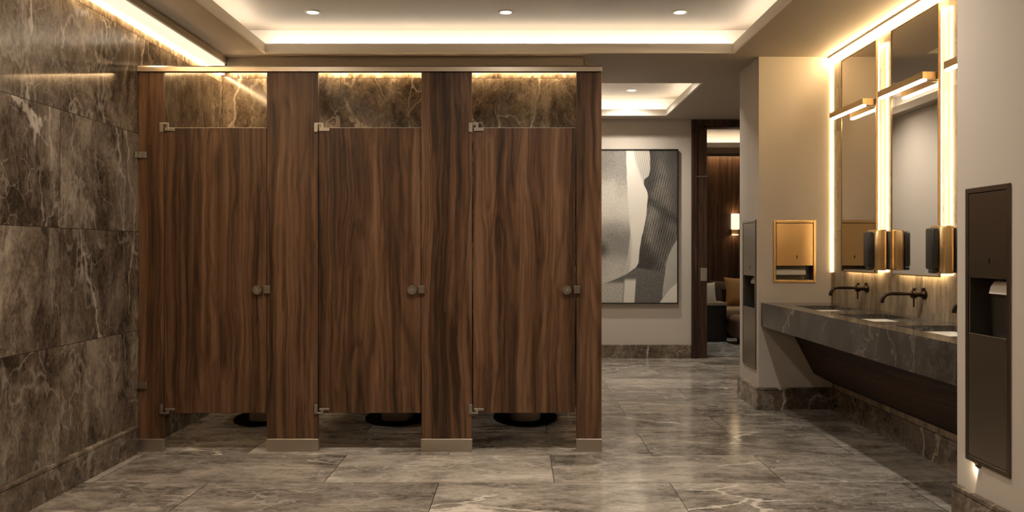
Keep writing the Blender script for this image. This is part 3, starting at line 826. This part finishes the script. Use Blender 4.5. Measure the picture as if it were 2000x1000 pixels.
# ------------------------------------------------------------------ far wall: painting, doorway, lounge
AX0, AX1, AZ0, AZ1 = .62, 1.782, .617, 2.356
root = thing('painting', 'large abstract black and cream painting in a thin black frame on the far wall', 'painting', ((AX0 + AX1) / 2, YFAR, AZ0))
L = root.location; w = (AX1 - AX0) / 2; H = AZ1 - AZ0
m = MB(); f = .012
for (a, b, c, d) in ((-w, -w + f, 0, H), (w - f, w, 0, H), (-w + f, w - f, 0, f), (-w + f, w - f, H - f, H)): m.box(a, b, -.045, -.001, c, d)
m.build('frame', M['art_frame'], root)
m = MB(); m.box(-w + f, w - f, -.035, -.001, f, H - f); m.build('canvas', artmat(-w, w, 0, H), root)

m = MB()
m.box(1.936, 1.992, YFAR - .035, YFAR + .16, 0, 2.622); m.box(1.992, 2.112, YFAR - .012, YFAR + .15, 0, 2.60)
m.box(1.936, 3.1, YFAR - .035, YFAR + .16, 2.622, ZC); m.box(2.112, 3.0, YFAR - .012, YFAR + .15, 2.605, 2.622); m.box(3.0, 3.1, YFAR - .035, YFAR + .16, 0, 2.622)
d = struct(m, 'door_1', M['walnut_dark'], 'dark walnut door frame beside the painting')
m = MB(); m.box(1.994, 2.114, YFAR - .018, YFAR - .0121, 2.043, 2.057); m.build('metal_strip', M['satin'], d)
m = MB(); m.box(2.036, 2.112, YFAR - .018, YFAR - .0121, .872, 1.02, .002, 1); m.build('strike_plate', M['shoe'], d)

m = MB(); m.box(1.7, 4.6, 9.70, 12.3, .0, .012, .004, 1); o = m.build('rug', M['rug']); tag(o, 'blue grey patterned rug on the lounge floor beyond the doorway', 'rug')

# sofa
SX, SYF = 3.6, 11.55
root = thing('sofa', 'taupe sofa against the panelled lounge wall beyond the doorway', 'sofa', (SX, 12.1, 0))
m = MB(); m.box(-1.05, 1.05, -.48, .62, .09, .27, .03, 3); m.build('base', M['sofa_dark'], root, True)
m = MB(); m.box(-1.0, 1.0, -.52, .38, .272, .425, .045, 4); m.build('seat_cushion', M['sofa'], root, True)
m = MB(); m.box(-1.05, 1.05, .42, .66, .27, .74, .05, 4); m.build('backrest', M['sofa_dark'], root, True)
for sx in (-.95, .95):
    for sy in (-.38, .5):
        m = MB(); m.cyl((sx, sy), 'Z', .02, .012, .09, 20, .026); m.build('leg', M['table_black'], root, True)

def cushion(name, label, cat, loc, rot, w, h, d, mat, grp='sofa cushions'):
    m = MB(); n = 14; rings = []
    bm = m.bm; g = {}
    for s in (1, -1):
        for i in range(n + 1):
            for j in range(n + 1):
                u, v = i / n * 2 - 1, j / n * 2 - 1
                e = max(0., (1 - abs(u) ** 2.6)) * max(0., (1 - abs(v) ** 2.6))
                pin = 1 - .10 * (1 - abs(v) ** 2) * abs(u) ** 3
                pinv = 1 - .10 * (1 - abs(u) ** 2) * abs(v) ** 3
                y = s * d / 2 * e ** .55
                k = (i, j, s if e > 0 else 0)
                if k not in g: g[k] = bm.verts.new((u * w / 2 * pin, y, v * h / 2 * pinv + h / 2))
    for s in (1, -1):
        for i in range(n):
            for j in range(n):
                q = []
                for a, b in ((i, j), (i + 1, j), (i + 1, j + 1), (i, j + 1)):
                    q.append(g.get((a, b, s)) or g[(a, b, 0)])
                q = list(dict.fromkeys(q))
                if len(q) > 2: bm.faces.new(q if s < 0 else q[::-1])
    bmesh.ops.recalc_face_normals(bm, faces=bm.faces)
    o = m.build(name, mat, smooth=True); o.location = loc; o.rotation_euler = rot
    return tag(o, label, cat, grp)
cushion('cushion', 'dark brown back cushion leaning behind the tan throw pillow', 'cushion', (3.04, 12.32, .43), (-.2, 0, .0), .52, .36, .14, M['sofa_dark'])
cushion('cushion', 'square tan velvet throw pillow on the taupe sofa', 'pillow', (3.17, 12.06, .432), (-.26, 0, -.08), .47, .42, .15, M['tan'])
cushion('cushion', 'ivory pillow at the left end of the sofa by the black table', 'pillow', (2.70, 12.13, .43), (-.2, .0, .25), .30, .34, .11, M['linen'])

root = thing('side_table', 'black side table standing left of the sofa beyond the doorway', 'table', (2.60, 11.35, 0))
m = MB(); m.box(-.16, .142, -.2, .2, .49, .53, .004, 2); m.build('tabletop', M['shoe'], root)
m = MB(); m.box(-.155, .132, -.195, .195, .012, .49, .004, 2); m.build('base', M['table_black'], root)

root = thing('ottoman', 'rounded taupe velvet ottoman in front of the sofa', 'ottoman', (3.12, 11.0, 0))
m = MB(); m.box(-.36, .36, -.24, .24, .07, .375, .085, 6); m.build('seat', M['ottoman'], root, True)
for sx in (-.17, .17):
    m = MB(); m.box(sx - .09, sx + .09, -.13, .13, .012, .075, .01, 2); m.build('foot', M['black_soft'], root)

root = thing('wall_sconce', 'lit wall sconce with a cream shade on the panelled lounge wall', 'wall light', (3.275, YLOU, 1.50))
m = MB(); m.box(-.055, .062, -.05, -.0005, -.04, .045, .004, 2); m.build('backplate', M['brass_dark'], root)
m = MB(); m.cyl((0.0, -.065), 'Z', .062, .046, .275, 40); m.build('shade', M['shade'], root, True)
m = MB(); m.cyl((0.0, -.065), 'Z', .048, -.0425, -.0405, 40); m.build('glow_lens', M['bulb'], root)
m = MB(); m.cyl((0.0, -.065), 'Z', .056, .2752, .277, 40); m.build('glow_lens', M['bulb'], root)
downlight(3.1, 10.9, 2.905, 'recessed downlight in the lounge ceiling, hidden above the doorway', 65, spot=140)  # extra lamp added to lighten the sofa and ottoman
m = MB(); m.box(3.365, 3.385, YLOU - .012, YLOU - .0005, 0.05, ZC); o = struct(m, 'trim_4', M['brass'], 'slim vertical brass strip on the panelled lounge wall')
# wash along the top of the lounge panelling
root = thing('panel_light', 'slim warm light strip washing the top of the lounge wood panelling', 'ceiling light', (3.2, YLOU - .09, ZC))
m = MB(); m.box(-1.9, 1.8, -.03, .02, -.010, -.0005); m.box(-1.9, 1.8, -.036, -.03, -.045, -.0005); m.build('housing', M['ceil'], root)
m = MB(); m.box(-1.9, 1.8, -.012, .014, -.014, -.0105); m.build('diffuser', emit('panel_wash_led', (1., .72, .38), 30.0), root)

# ------------------------------------------------------------------ world, camera, view
W = bpy.data.worlds.new('world'); S.world = W; W.use_nodes = True
W.node_tree.nodes['Background'].inputs[0].default_value = (.02, .017, .014, 1)
W.node_tree.nodes['Background'].inputs[1].default_value = 1.0
cd = bpy.data.cameras.new('camera'); cam = bpy.data.objects.new('camera', cd); COL.objects.link(cam)
cam.location = (0, 0, 1.2); cam.rotation_euler = (PI / 2, 0, 0)
cd.sensor_width = 36.0; cd.lens = 36.0 * 1650 / 2000
cd.shift_x = -15 / 2000; cd.shift_y = -8 / 2000
cd.clip_start = .05
S.camera = cam
S.view_settings.view_transform = 'Standard'; S.view_settings.look = 'None'
S.view_settings.exposure = 0.08; S.view_settings.gamma = 1.0
S.view_settings.use_curve_mapping = False
S.cycles.use_denoising = True
S.cycles.max_bounces = 10; S.cycles.diffuse_bounces = 6; S.cycles.glossy_bounces = 5
S.cycles.sample_clamp_indirect = 6.0
S.cycles.caustics_reflective = False; S.cycles.caustics_refractive = False
